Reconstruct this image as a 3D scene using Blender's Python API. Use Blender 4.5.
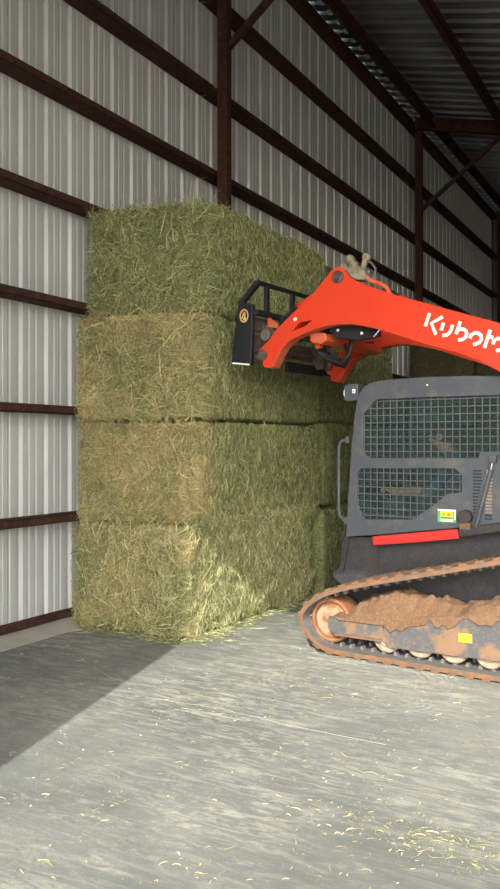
import bpy, bmesh, math, random
import numpy as np
from mathutils import Vector, Matrix
from mathutils.geometry import tessellate_polygon
for o in list(bpy.data.objects): bpy.data.objects.remove(o)
SC = bpy.context.scene
COL = SC.collection
PI = math.pi
# ------------------------------------------------------------------ camera, sky, sun, exposure
cd = bpy.data.cameras.new('camera'); cam = bpy.data.objects.new('camera', cd); COL.objects.link(cam)
cam.location = (5.06, 0, 1.6); cam.rotation_euler = (PI/2, 0, math.atan2(.491, .871))
cd.sensor_fit = 'VERTICAL'; cd.sensor_height = 24; cd.lens = 800/889*24; cd.clip_start = .05; cd.clip_end = 400
SC.camera = cam
SUN_DIR = Vector((.243, -.970, .674)).normalized()
w = bpy.data.worlds.new('sky'); SC.world = w; w.use_nodes = True
nt = w.node_tree; bg = nt.nodes['Background']
sky = nt.nodes.new('ShaderNodeTexSky'); sky.sky_type = 'NISHITA'; sky.sun_disc = False
sky.sun_elevation = math.asin(SUN_DIR.z); sky.sun_rotation = math.atan2(SUN_DIR.x, SUN_DIR.y)
sky.air_density = 1.2; sky.dust_density = 2.0
hs = nt.nodes.new('ShaderNodeHueSaturation'); hs.inputs['Saturation'].default_value = .45
nt.links.new(sky.outputs[0], hs.inputs['Color']); nt.links.new(hs.outputs[0], bg.inputs[0]); bg.inputs[1].default_value = .78
sd = bpy.data.lights.new('sun', 'SUN'); sun = bpy.data.objects.new('sun', sd); COL.objects.link(sun)
sd.energy = 4.8; sd.angle = math.radians(.35); sd.color = (1, .97, .91)
sun.rotation_euler = SUN_DIR.to_track_quat('Z', 'Y').to_euler(); sun.location = (6, -8, 8)
SC.view_settings.view_transform = 'Standard'; SC.view_settings.look = 'None'
SC.view_settings.exposure = .45; SC.view_settings.gamma = 1
SC.view_settings.use_curve_mapping = False
# ------------------------------------------------------------------ node helpers
def mat(name):
    m = bpy.data.materials.new(name); m.use_nodes = True
    return m, m.node_tree, m.node_tree.nodes['Principled BSDF']
def coord(nt, scale=(1, 1, 1), rot=(0, 0, 0), kind='Object'):
    t = nt.nodes.new('ShaderNodeTexCoord'); p = nt.nodes.new('ShaderNodeMapping')
    p.inputs['Scale'].default_value = scale; p.inputs['Rotation'].default_value = rot
    nt.links.new(t.outputs[kind], p.inputs[0]); return p.outputs[0]
def noise(nt, vec, scale, detail=4, rough=.6, dist=0):
    n = nt.nodes.new('ShaderNodeTexNoise'); n.inputs['Scale'].default_value = scale
    n.inputs['Detail'].default_value = detail; n.inputs['Roughness'].default_value = rough
    n.inputs['Distortion'].default_value = dist; nt.links.new(vec, n.inputs['Vector']); return n.outputs['Fac']
def ramp(nt, fac, stops):
    r = nt.nodes.new('ShaderNodeValToRGB'); e = r.color_ramp.elements
    while len(e) < len(stops): e.new(.5)
    for i, (p, c) in enumerate(stops):
        e[i].position = p; e[i].color = (*c, 1) if not isinstance(c, (int, float)) else (c, c, c, 1)
    nt.links.new(fac, r.inputs[0]); return r.outputs[0]
def mix(nt, fac, a, b, mode='MIX'):
    x = nt.nodes.new('ShaderNodeMix'); x.data_type = 'RGBA'; x.blend_type = mode
    for k, v in ((0, fac), (6, a), (7, b)):
        if hasattr(v, 'links'): nt.links.new(v, x.inputs[k])
        elif isinstance(v, (int, float)): x.inputs[k].default_value = v
        else: x.inputs[k].default_value = (*v, 1)
    return x.outputs[2]
def bump(nt, b, h, strength=.3, dist=.01):
    n = nt.nodes.new('ShaderNodeBump'); n.inputs['Strength'].default_value = strength; n.inputs['Distance'].default_value = dist
    nt.links.new(h, n.inputs['Height']); nt.links.new(n.outputs[0], b.inputs['Normal'])
def worn(name, base, other, rough=.6, scale=8, lo=.45, hi=.65, metal=0, bstr=.15, second=None, s2=40, spec=.35):
    m, nt, b = mat(name); c = coord(nt)
    f = ramp(nt, noise(nt, c, scale, 6, .65), [(lo, 0), (hi, 1)])
    col = mix(nt, f, base, other)
    if second:
        g = ramp(nt, noise(nt, c, s2, 4, .7), [(.5, 0), (.68, 1)]); col = mix(nt, g, col, second)
    nt.links.new(col, b.inputs['Base Color']); b.inputs['Roughness'].default_value = rough; b.inputs['Metallic'].default_value = metal; b.inputs['Specular IOR Level'].default_value = spec
    bump(nt, b, noise(nt, c, scale*6, 4), bstr, .004); return m
def plain(name, c, rough=.6, metal=0):
    m, nt, b = mat(name); v = noise(nt, coord(nt), 25, 3)
    nt.links.new(mix(nt, v, tuple(x*.88 for x in c), tuple(min(1, x*1.1) for x in c)), b.inputs['Base Color'])
    b.inputs['Roughness'].default_value = rough; b.inputs['Metallic'].default_value = metal; return m
M = {}
M['steel'] = worn('red oxide primed steel', (.062, .026, .019), (.042, .019, .015), .8, 3, .35, .7, second=(.085, .045, .034), s2=14, spec=.12)
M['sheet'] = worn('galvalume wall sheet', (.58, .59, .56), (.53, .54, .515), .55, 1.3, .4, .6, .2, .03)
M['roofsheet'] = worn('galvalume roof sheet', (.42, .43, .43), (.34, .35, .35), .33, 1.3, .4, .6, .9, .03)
M['backsheet'] = worn('rear sheet darkened against bounce', (.16, .165, .16), (.11, .115, .11), .6, 1.3, .4, .6, .3, .03)  # back and right walls darkened to cut light bounced into the deep end
M['orange'] = worn('orange boom paint', (.58, .042, .014), (.53, .039, .014), .38, 2.5, .4, .7, 0, .02)
M['orangedirty'] = worn('dusty orange paint', (.60, .07, .025), (.36, .14, .07), .55, 9, .45, .62, 0, .05)
M['red'] = worn('red side cover', (.50, .026, .022), (.38, .04, .03), .4, 6, .45, .7, 0, .03)
M['cab'] = worn('grey cab paint', (.052, .061, .072), (.066, .073, .081), .5, 5, .4, .7, 0, .04, second=(.095, .092, .082), s2=7)
M['chassis'] = worn('dusty dark chassis', (.022, .024, .029), (.040, .035, .031), .75, 8, .45, .7, 0, .2, second=(.055, .043, .033), s2=55)
M['black'] = worn('black powder coat', (.010, .011, .014), (.018, .018, .02), .5, 8, .5, .7)
M['grime'] = worn('oily brown steel', (.06, .046, .038), (.13, .095, .07), .7, 14, .4, .65, .2, .2)
M['rubber'] = worn('grey rubber', (.10, .098, .092), (.15, .138, .12), .85, 16, .4, .65, 0, .3)
M['rubdirt'] = worn('track rubber caked with tan dirt', (.175, .085, .04), (.10, .068, .045), .95, 14, .42, .62, 0, .5, second=(.11, .085, .07), s2=26)
M['wheel'] = worn('wheel with pale dried mud', (.30, .20, .125), (.20, .085, .035), .9, 9, .46, .6, 0, .4)
M['rust'] = worn('rusty mud rim', (.20, .075, .03), (.24, .12, .06), .9, 12, .4, .6, 0, .3)
M['roller'] = worn('pale muddy roller', (.27, .22, .16), (.17, .115, .075), .85, 20, .4, .65, 0, .3)
M['frame'] = worn('grey frame with mud', (.065, .067, .072), (.18, .105, .058), .85, 6, .50, .60, 0, .5, second=(.14, .098, .064), s2=45)
M['dirt'] = worn('tan dirt', (.135, .076, .040), (.095, .052, .027), 1, 12, .35, .7, 0, 1.0, second=(.18, .11, .065), s2=60)
M['beige'] = worn('dusty fittings', (.26, .22, .16), (.11, .09, .065), .8, 18, .4, .65, 0, .4)
M['chrome'] = plain('chrome rod', (.75, .75, .75), .2, 1)
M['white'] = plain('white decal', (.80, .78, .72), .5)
M['green'] = plain('green sticker', (.06, .36, .14), .5)
M['yellow'] = plain('yellow sticker', (.85, .55, .02), .5)
M['orangeprint'] = plain('orange sticker print', (.75, .18, .02), .5)
M['darkprint'] = plain('dark print', (.03, .03, .03), .5)
M['gold'] = plain('gold emblem print', (.62, .43, .16), .5)
M['darkred'] = plain('dark red print', (.22, .02, .015), .5)
M['seat'] = plain('dark vinyl', (.03, .03, .033), .6)
M['wood'] = plain('loose wood chip', (.3, .13, .05), .8)
M['skin'] = plain('skin', (.50, .23, .13), .6)
M['denim'] = plain('blue cloth', (.05, .11, .22), .9)
M['hair'] = plain('brown hair', (.03, .018, .01), .7)
M['lens'] = plain('lamp lens', (.7, .7, .72), .15)
def glass():
    m, nt, b = mat('tinted glass'); nt.nodes.remove(b)
    out = nt.nodes['Material Output']; t = nt.nodes.new('ShaderNodeBsdfTransparent'); t.inputs[0].default_value = (.74, .82, .80, 1)
    g = nt.nodes.new('ShaderNodeBsdfGlossy'); g.inputs['Roughness'].default_value = .03; g.inputs[0].default_value = (.8, 1, .95, 1)
    f = nt.nodes.new('ShaderNodeFresnel'); f.inputs[0].default_value = 1.5; x = nt.nodes.new('ShaderNodeMixShader')
    df = nt.nodes.new('ShaderNodeBsdfDiffuse'); df.inputs[0].default_value = (.16, .22, .20, 1); xd = nt.nodes.new('ShaderNodeMixShader'); xd.inputs[0].default_value = .07
    nt.links.new(t.outputs[0], xd.inputs[1]); nt.links.new(df.outputs[0], xd.inputs[2])
    nt.links.new(f.outputs[0], x.inputs[0]); nt.links.new(xd.outputs[0], x.inputs[1]); nt.links.new(g.outputs[0], x.inputs[2])
    nt.links.new(x.outputs[0], out.inputs[0]); return m
M['glass'] = glass()
def concrete():
    m, nt, b = mat('worn concrete'); c = coord(nt)
    a = noise(nt, c, .9, 8, .7, .4); col = ramp(nt, a, [(.32, (.130, .140, .132)), (.5, (.180, .190, .177)), (.7, (.255, .26, .23))])
    # chalky tyre and track smears drawn out along the driving direction
    c2 = coord(nt, (1.1, 5.2, 1), (0, 0, -.45)); s = ramp(nt, noise(nt, c2, 3.4, 9, .8, 1.0), [(.47, 0), (.62, 1)])
    patch = ramp(nt, noise(nt, c, .55, 3, .5), [(.38, .15), (.62, 1)])
    k = nt.nodes.new('ShaderNodeMath'); k.operation = 'MULTIPLY'; nt.links.new(s, k.inputs[0]); nt.links.new(patch, k.inputs[1])
    k2 = nt.nodes.new('ShaderNodeMath'); k2.operation = 'MULTIPLY'; nt.links.new(k.outputs[0], k2.inputs[0]); k2.inputs[1].default_value = .95
    col = mix(nt, k2.outputs[0], col, (.50, .49, .41))
    c3 = coord(nt, (1, 3, 1), (0, 0, -.5)); d = ramp(nt, noise(nt, c3, 4.0, 9, .8, 1.2), [(.52, 0), (.68, .6)])
    col = mix(nt, d, col, (.11, .115, .11))
    # curved scrub marks where the track has pivoted
    t = nt.nodes.new('ShaderNodeTexCoord'); mp = nt.nodes.new('ShaderNodeMapping'); mp.inputs['Location'].default_value = (-3.05, -5.1, 0)
    nt.links.new(t.outputs['Object'], mp.inputs[0])
    wv = nt.nodes.new('ShaderNodeTexWave'); wv.wave_type = 'RINGS'; wv.rings_direction = 'Z'; wv.inputs['Scale'].default_value = 5.5
    wv.inputs['Distortion'].default_value = 9; wv.inputs['Detail'].default_value = 6; wv.inputs['Detail Scale'].default_value = 1.6; nt.links.new(mp.outputs[0], wv.inputs[0])
    ln = nt.nodes.new('ShaderNodeVectorMath'); ln.operation = 'LENGTH'; nt.links.new(mp.outputs[0], ln.inputs[0])
    zone = ramp(nt, ln.outputs['Value'], [(.3, 0), (.45, 1), (.65, 1), (.8, 0)])
    k3 = nt.nodes.new('ShaderNodeMath'); k3.operation = 'MULTIPLY'
    nt.links.new(ramp(nt, wv.outputs['Fac'], [(.6, 0), (.95, .55)]), k3.inputs[0])
    zz = nt.nodes.new('ShaderNodeMath'); zz.operation = 'MULTIPLY'; nt.links.new(zone, zz.inputs[0]); nt.links.new(ramp(nt, noise(nt, c, 2.3, 3, .5), [(.46, 0), (.6, 1)]), zz.inputs[1]); nt.links.new(zz.outputs[0], k3.inputs[1])
    col = mix(nt, k3.outputs[0], col, (.46, .45, .40))
    f = noise(nt, c, 90, 3, .7); col = mix(nt, .35, col, ramp(nt, f, [(.3, (.2, .2, .19)), (.7, (.62, .62, .58))]), 'OVERLAY')
    # dusty yellow hay chaff
    ch = ramp(nt, noise(nt, c, 9, 8, .82), [(.56, 0), (.70, .7)]); col = mix(nt, ch, col, (.47, .46, .28))
    sp = ramp(nt, noise(nt, c, 26, 6, .8), [(.56, 0), (.66, .5)]); col = mix(nt, sp, col, (.10, .105, .10))
    # patch of darker slab colour on the doorway side, edges broken by noise
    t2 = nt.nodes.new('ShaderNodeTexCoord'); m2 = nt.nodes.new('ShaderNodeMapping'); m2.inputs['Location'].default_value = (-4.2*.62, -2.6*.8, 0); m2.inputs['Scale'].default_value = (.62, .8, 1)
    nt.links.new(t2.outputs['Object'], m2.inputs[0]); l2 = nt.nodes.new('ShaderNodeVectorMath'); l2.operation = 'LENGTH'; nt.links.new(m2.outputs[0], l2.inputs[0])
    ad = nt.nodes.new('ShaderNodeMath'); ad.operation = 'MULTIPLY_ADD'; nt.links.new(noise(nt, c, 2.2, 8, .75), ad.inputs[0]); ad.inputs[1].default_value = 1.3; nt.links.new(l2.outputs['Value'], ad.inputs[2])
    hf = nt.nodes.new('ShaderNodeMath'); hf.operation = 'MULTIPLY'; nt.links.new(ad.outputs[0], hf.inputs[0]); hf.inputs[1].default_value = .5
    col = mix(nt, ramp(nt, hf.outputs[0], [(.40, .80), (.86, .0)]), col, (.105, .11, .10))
    nt.links.new(col, b.inputs['Base Color']); b.inputs['Roughness'].default_value = .75
    bump(nt, b, f, .12, .004); return m
M['concrete'] = concrete()
M['kerb'] = worn('pale concrete kerb', (.46, .43, .36), (.38, .36, .31), .9, 5, .4, .65, 0, .2)
M['gravel'] = worn('pale gravel yard', (.42, .38, .31), (.34, .31, .25), .95, 3, .4, .65, 0, .4, second=(.5, .46, .4), s2=30)
def hay(name, green, tan, amt, strand=False, y0=None):
    m, nt, b = mat(name); c = coord(nt)
    big = noise(nt, c, 2.0, 5, .7, .5); f = ramp(nt, big, [(max(0, amt-.12), 0), (amt+.12, 1)])
    if y0 is not None:
        sp = nt.nodes.new('ShaderNodeSeparateXYZ'); nt.links.new(c, sp.inputs[0]); mr = nt.nodes.new('ShaderNodeMapRange'); nt.links.new(sp.outputs['Y'], mr.inputs[0])
        for k, v in ((1, y0+.05), (2, y0+.42), (3, 1), (4, .12)): mr.inputs[k].default_value = v
        mu = nt.nodes.new('ShaderNodeMath'); mu.operation = 'MULTIPLY'; nt.links.new(f, mu.inputs[0]); nt.links.new(mr.outputs[0], mu.inputs[1]); f = mu.outputs[0]
    col = mix(nt, f, green, tan)
    if strand:
        g = nt.nodes.new('ShaderNodeNewGeometry')
        r = ramp(nt, g.outputs['Random Per Island'], [(0, (.055, .068, .025)), (.35, (.16, .19, .07)), (.6, (.36, .36, .155)), (.85, (.56, .52, .25)), (1, (.80, .74, .42))])
        col = mix(nt, .58, col, mix(nt, 1.0, r, (min(1, 6*sum(green)/3),)*3, 'MULTIPLY'))
    else:
        n2 = noise(nt, c, 38, 5, .75); col = mix(nt, .75, col, ramp(nt, n2, [(.3, (.06, .06, .04)), (.5, (.48, .48, .46)), (.72, (.95, .92, .8))]), 'OVERLAY')
        bump(nt, b, noise(nt, c, 60, 5, .7), .6, .015)
    nt.links.new(col, b.inputs['Base Color']); b.inputs['Roughness'].default_value = .8; b.inputs['Specular IOR Level'].default_value = .25
    return m
GREEN = (.165, .195, .078); GREEN2 = (.215, .235, .10); TAN = (.52, .39, .19)
for k, am, yy in (('G', .5, None), ('A', .50, 5.42), ('B', .40, 5.62), ('C', .44, 5.70), ('M', .44, None)):
    tn = GREEN2 if k == 'G' else TAN; gr = (.185, .21, .085) if k == 'G' else (.215, .225, .105) if k == 'A' else GREEN  # hay A's green is lightened to strengthen sunlight on the bottom bale
    M['hay'+k] = hay('alfalfa hay '+k, gr, tn, am, False, yy); M['hay'+k+'s'] = hay('alfalfa stems '+k, gr, tn, am, True, yy)
M['hayE'] = hay('stack hay with painted shade', (.115, .14, .055), (.16, .175, .075), .5); M['hayEs'] = hay('stack stems with painted shade', (.115, .14, .055), (.15, .16, .07), .5, True)  # same hay as the near stack, with shade put into its colour
M['hayD'] = hay('far hay with painted shade', (.062, .062, .032), (.085, .075, .042), .5); M['hayDs'] = hay('far stems with painted shade', (.06, .06, .03), (.085, .075, .04), .5, True)  # hay colour darkened to carry the deep shade of the far stack
M['twine'] = plain('yellow twine', (.50, .44, .14), .7); M['jointline'] = plain('dusty pale joint line', (.27, .27, .215), .8)
# ------------------------------------------------------------------ mesh helpers
class MB:
    def __init__(s): s.v = []; s.f = []; s.mi = []; s.cur = 0
    def add(s, vs, fs):
        n = len(s.v); s.v += [tuple(v) for v in vs]; s.f += [tuple(i+n for i in f) for f in fs]; s.mi += [s.cur]*len(fs)
    def box(s, x0, x1, y0, y1, z0, z1):
        x0, x1 = sorted((x0, x1)); y0, y1 = sorted((y0, y1)); z0, z1 = sorted((z0, z1))
        s.add([(x, y, z) for x in (x0, x1) for y in (y0, y1) for z in (z0, z1)],
              [(0, 1, 3, 2), (4, 6, 7, 5), (0, 4, 5, 1), (2, 3, 7, 6), (0, 2, 6, 4), (1, 5, 7, 3)])
    def bar(s, p0, p1, wd, ht, up=(0, 0, 1)):
        p0 = Vector(p0); p1 = Vector(p1); d = (p1-p0).normalized(); u = Vector(up); a = d.cross(u)
        if a.length < 1e-4: a = d.cross(Vector((1, 0, 0)))
        a.normalize(); b = a.cross(d).normalized(); a *= wd/2; b *= ht/2
        vs = [p+i*a+j*b for p in (p0, p1) for i, j in ((-1, -1), (1, -1), (1, 1), (-1, 1))]
        s.add(vs, [(3, 2, 1, 0), (4, 5, 6, 7), (0, 1, 5, 4), (1, 2, 6, 5), (2, 3, 7, 6), (3, 0, 4, 7)])
    def prism(s, poly, a0, a1, plane='xz', holes=()):
        """polygon with holes in a plane, extruded between a0 and a1 on the third axis"""
        def P(p, a): return {'xz': (p[0], a, p[1]), 'yz': (a, p[0], p[1]), 'xy': (p[0], p[1], a)}[plane]
        loops = [list(poly)]+[list(h) for h in holes]
        tri = tessellate_polygon([[Vector((p[0], p[1], 0)) for p in l] for l in loops])
        flat = [p for l in loops for p in l]; n = len(flat)
        fs = [tuple(t) for t in tri]+[tuple(i+n for i in reversed(t)) for t in tri]; k = 0
        for l in loops:
            m = len(l); fs += [(k+i, k+(i+1) % m, n+k+(i+1) % m, n+k+i) for i in range(m)]; k += m
        s.add([P(p, a0) for p in flat]+[P(p, a1) for p in flat], fs)
    def tube(s, pts, r, n=10, cap=True):
        pts = [Vector(p) for p in pts]; rs = r if isinstance(r, (list, tuple)) else [r]*len(pts)
        vs = []; prev = None
        for i, p in enumerate(pts):
            d = (pts[min(i+1, len(pts)-1)]-pts[max(i-1, 0)]).normalized()
            if prev is None: a = d.cross(Vector((0, 0, 1))); a = a if a.length > 1e-3 else d.cross(Vector((1, 0, 0)))
            else: a = prev-d*prev.dot(d)
            a.normalize(); prev = a; b = d.cross(a)
            vs += [p+rs[i]*(a*math.cos(2*PI*k/n)+b*math.sin(2*PI*k/n)) for k in range(n)]
        fs = [(i*n+k, i*n+(k+1) % n, (i+1)*n+(k+1) % n, (i+1)*n+k) for i in range(len(pts)-1) for k in range(n)]
        if cap: fs += [tuple(reversed(range(n))), tuple((len(pts)-1)*n+k for k in range(n))]
        s.add(vs, fs)
    def lathe(s, c, prof, axis='y', n=40):
        """prof = [(radius, along)]"""
        vs = []
        for r, a in prof:
            for k in range(n):
                q = 2*PI*k/n; x, z = r*math.cos(q), r*math.sin(q)
                vs.append((c[0]+x, c[1]+a, c[2]+z) if axis == 'y' else (c[0]+a, c[1]+x, c[2]+z) if axis == 'x' else (c[0]+x, c[1]+z, c[2]+a))
        m = len(prof)
        fs = [(i*n+k, i*n+(k+1) % n, (i+1)*n+(k+1) % n, (i+1)*n+k) for i in range(m-1) for k in range(n)]
        fs += [tuple(reversed(range(n))), tuple((m-1)*n+k for k in range(n))]
        s.add(vs, fs)
    def build(s, name, mats, parent=None, bevel=0, smooth=False):
        me = bpy.data.meshes.new(name); me.from_pydata(s.v, [], s.f)
        mats = mats if isinstance(mats, (list, tuple)) else [mats]
        for m in mats: me.materials.append(M[m] if isinstance(m, str) else m)
        me.polygons.foreach_set('material_index', s.mi)
        bm = bmesh.new(); bm.from_mesh(me); bmesh.ops.recalc_face_normals(bm, faces=bm.faces); bm.to_mesh(me); bm.free()
        o = bpy.data.objects.new(name, me); COL.objects.link(o)
        if parent: o.parent = parent
        if smooth:
            me.polygons.foreach_set('use_smooth', [True]*len(me.polygons)); me.set_sharp_from_angle(angle=math.radians(38))
        if bevel:
            b = o.modifiers.new('edge', 'BEVEL'); b.width = bevel; b.segments = 2; b.limit_method = 'ANGLE'; b.angle_limit = math.radians(40)
        return o
def tag(o, label=None, cat=None, group=None, kind=None):
    if label: o['label'] = label
    if cat: o['category'] = cat
    if group: o['group'] = group
    if kind: o['kind'] = kind
    return o
def empty(name, loc=(0, 0, 0), rz=0):
    o = bpy.data.objects.new(name, None); COL.objects.link(o); o.location = loc; o.rotation_euler = (0, 0, rz); o.empty_display_size = .2; return o
rnd = random.Random(7); RG = np.random.default_rng(11)
# value noise on numpy arrays
def vnoise(p, seed=0):
    p = np.asarray(p, float); i = np.floor(p).astype(np.int64); f = p-i; f = f*f*(3-2*f)
    def h(a):
        n = a[..., 0]*374761393+a[..., 1]*668265263+a[..., 2]*2147483647+seed*1274126177
        n = (n ^ (n >> 13))*1274126177; n = n & 0x7fffffff; n = (n ^ (n >> 16))*1911520717 & 0x7fffffff
        return ((n ^ (n >> 11)) & 0xffff)/65535.*2-1
    r = 0
    for dx in (0, 1):
        for dy in (0, 1):
            for dz in (0, 1):
                wgt = (f[..., 0] if dx else 1-f[..., 0])*(f[..., 1] if dy else 1-f[..., 1])*(f[..., 2] if dz else 1-f[..., 2])
                r = r+wgt*h(i+np.array([dx, dy, dz]))
    return r
# ------------------------------------------------------------------ the building
YF, YB, XR = -2.08, 22.6, 12.5          # front opening, back wall, right wall
JX, HZ = 3.24, 6.19                      # jamb and head of the front opening
ROOF0, ROOFK = 8.10, .25
def roofz(x): return ROOF0-ROOFK*x
b = MB(); b.box(-.6, XR+.2, YF-.05, YB+.2, -.25, 0); tag(b.build('floor', 'concrete'), kind='structure')
b = MB(); b.box(-60, 70, -80, YF-.06, -.3, -.03); tag(b.build('ground', 'gravel'), kind='structure')
def ribprofile(L, out):
    """R-panel: one major rib per .305 m with two small ones between; (along, depth)"""
    pts = []; t = 0
    while t < L:
        for d, h in ((0, 0), (.014, 1), (.064, 1), (.078, 0), (.125, 0), (.135, .16), (.150, .16), (.160, 0), (.208, 0), (.218, .16), (.233, .16), (.243, 0)):
            if t+d < L: pts.append((t+d, h*out))
        t += .305
    pts.append((L, 0)); return pts
def sheet(name, P0, U, V, N, Lu, Lv, out, m, parent=None):
    """ribbed sheet: ribs run along V, spaced along U, standing off along N"""
    P0, U, V, N = map(Vector, (P0, U, V, N)); b = MB(); pr = ribprofile(Lu, out); n = len(pr)
    lv = Lv if callable(Lv) else (lambda u: Lv)
    vs = [P0+U*u+N*h for u, h in pr]+[P0+U*u+N*h+V*lv(u) for u, h in pr]
    b.add(vs, [(i, i+1, n+i+1, n+i) for i in range(n-1)])
    return b.build(name, m, parent)
wl = sheet('wall_left', (0, YF, .03), (0, 1, 0), (0, 0, 1), (-1, 0, 0), YB-YF, 8.045, .032, 'sheet'); tag(wl, kind='structure')
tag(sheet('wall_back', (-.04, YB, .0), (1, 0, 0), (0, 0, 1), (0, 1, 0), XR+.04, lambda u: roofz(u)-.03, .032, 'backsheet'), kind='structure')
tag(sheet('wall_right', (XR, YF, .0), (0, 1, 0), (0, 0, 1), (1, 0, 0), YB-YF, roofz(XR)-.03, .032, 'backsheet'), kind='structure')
fw = sheet('wall_front', (-.04, YF, .0), (1, 0, 0), (0, 0, 1), (0, -1, 0), JX+.04, lambda u: roofz(u)-.03, .032, 'sheet'); tag(fw, kind='structure')
fh = sheet('header_panel', (JX, YF, HZ), (1, 0, 0), (0, 0, 1), (0, -1, 0), (ROOF0-HZ)/ROOFK-JX-.05, lambda u: max(.01, roofz(u+JX)-.03-HZ), .032, 'sheet', fw)
b = MB(); b.box(JX-.12, JX, YF+.002, YF+.14, 0, HZ); b.build('jamb_post', 'steel', fw)
b = MB(); b.box(JX-.12, (ROOF0-HZ)/ROOFK-.3, YF+.002, YF+.14, HZ, HZ+.16); b.build('header_beam', 'steel', fw)
s_ = math.hypot(1, ROOFK)
ce = sheet('ceiling', (-.03, YF-.1, roofz(-.03)), (0, 1, 0), (1/s_, 0, -ROOFK/s_), (-ROOFK/s_, 0, -1/s_), YB-YF+.2, (XR+.1)*s_, .045, 'roofsheet'); tag(ce, kind='structure')
# steel frames: column, rafter and knee brace at every 7.31 m
FY = (.58, 7.89, 15.20, 22.42)
for y in FY:
    fr = empty('steel_frame', (.28, y, 0)); tag(fr, kind='structure')
    def L(b, name, bev=.006):
        o = b.build(name, 'steel', fr, bev); o.location = (-.28, -y, 0); return o
    b = MB(); b.box(.205, .335, y-.045, y-.035, .021, roofz(.36)-.3); b.box(.205, .335, y+.045, y+.055, .021, roofz(.36)-.3); b.box(.262, .275, y-.035, y+.045, .021, roofz(.36)-.3)
    b.box(.205, .215, y-.035, y+.045, .021, roofz(.36)-.3); b.box(.325, .335, y-.035, y+.045, .021, roofz(.36)-.3)
    L(b, 'column', 0)
    b = MB(); b.box(.19, .42, y-.13, y+.13, .001, .02); L(b, 'base_plate', .003)
    b = MB(); b.prism([(.2, roofz(.2)-.06), (12.3, roofz(12.3)-.06), (12.3, roofz(12.3)-.30), (.2, roofz(.2)-.30)], y-.07, y+.07); L(b, 'rafter')
    b = MB(); b.bar((.335, y, 6.17), (1.86, y, roofz(1.86)-.30), .07, .07); L(b, 'knee_brace')
# girts: sections lying on their web, one run per bay, children of the wall they carry
GZ = (.95, 1.905, 2.85, 3.77, 4.72, 5.675, 6.76)
bays = [(YF+.03, FY[0]-.09)]+[(FY[0]-.06, FY[1]-.09), (FY[1]-.06, FY[2]-.09), (FY[2]-.06, YB-.035)]
for z in GZ:
    for k, (y0, y1) in enumerate(bays):
        b = MB(); b.box(.0015, .20, y0, y1, z-.033, z-.028); b.box(.194, .20, y0, y1, z-.033, z+.035)
        b.box(.0015, .20, y0, y1, z+.030, z+.035)
        b.build('girt', 'steel', wl)
b = MB(); b.box(.003, .16, YF+.03, YB-.03, 7.80, 7.945); b.build('eave_strut', 'steel', wl, .004)
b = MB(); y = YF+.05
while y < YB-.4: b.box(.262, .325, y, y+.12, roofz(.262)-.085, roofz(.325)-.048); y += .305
tag(b.build('eave_light_ticks', 'white'), kind='structure')                # added pale blocks standing in for daylight ticks along the eave
b = MB(); b.box(.003, .055, YF+.03, YB-.03, .032, .10); tag(b.build('baseboard_left', 'steel'), kind='structure')
b = MB(); b.prism([(.0, .001), (.36, .001), (.36, .004), (.0, .03)], YF+.03, YB-.03); tag(b.build('trim_1', 'kerb'), kind='structure')
for i in range(9):
    x = .58+1.32*i
    for k, (y0, y1) in enumerate([(YF+.03, FY[0]-.075)]+[(FY[j]+.075, FY[j+1]-.075) for j in range(3)]):
        b = MB(); zt = roofz(x)-.004
        b.box(x-.03, x-.024, y0, y1, zt-.27, zt-.05); b.box(x-.03, x+.05, y0, y1, zt-.27, zt-.262); b.box(x+.044, x+.05, y0, y1, zt-.27, zt-.24); b.box(x-.03, x+.03, y0, y1, zt-.058, zt-.052)
        b.build('purlin', 'steel', ce)
b = MB(); b.box(.01, .05, YB-.03, YB-.005, .05, 7.8); tag(b.build('trim_2', 'steel'), kind='structure')
# ------------------------------------------------------------------ hay bales
def hay_mesh(x0, x1, y0, y1, z0, z1, res, seed, shear=0, amp=1, r=.05, rz=.05):
    """a rounded block with lumpy, flaked hay surfaces; y0 is at x1, the x0 side starts shear nearer"""
    nx, ny, nz = [max(4, int((b-a)/q)) for a, b, q in ((x0, x1, res*1.4), (y0, y1, res), (z0, z1, res*1.3))]
    xs, ys, zs = np.linspace(x0, x1, nx+1), np.linspace(y0, y1, ny+1), np.linspace(z0, z1, nz+1)
    P, Fq = [], []; off = 0
    def grid(A, B, f):
        nonlocal off
        a, c = np.meshgrid(A, B, indexing='ij'); P.append(f(a, c).reshape(-1, 3)); na, nb = len(A), len(B)
        idx = np.arange(na*nb).reshape(na, nb)+off
        Fq.append(np.stack([idx[:-1, :-1], idx[1:, :-1], idx[1:, 1:], idx[:-1, 1:]], -1).reshape(-1, 4)); off += na*nb
    for x in (x0, x1): grid(ys, zs, lambda a, c: np.stack([np.full_like(a, x), a, c], -1))
    for y in (y0, y1): grid(xs, zs, lambda a, c: np.stack([a, np.full_like(a, y), c], -1))
    for z in (z0, z1): grid(xs, ys, lambda a, c: np.stack([a, c, np.full_like(a, z)], -1))
    P = np.concatenate(P); Fq = np.concatenate(Fq)
    rv = np.array([r, r, rz]); lo = np.array([x0, y0, z0])+rv; hi = np.array([x1, y1, z1])-rv
    Q = np.clip(P, lo, hi); D = (P-Q)/rv; ln = np.linalg.norm(D, axis=1, keepdims=True); D = D/np.maximum(ln, 1e-6)
    return Q+D*rv+D*disp(Q, D, seed, amp)[:, None], D, Fq
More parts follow.
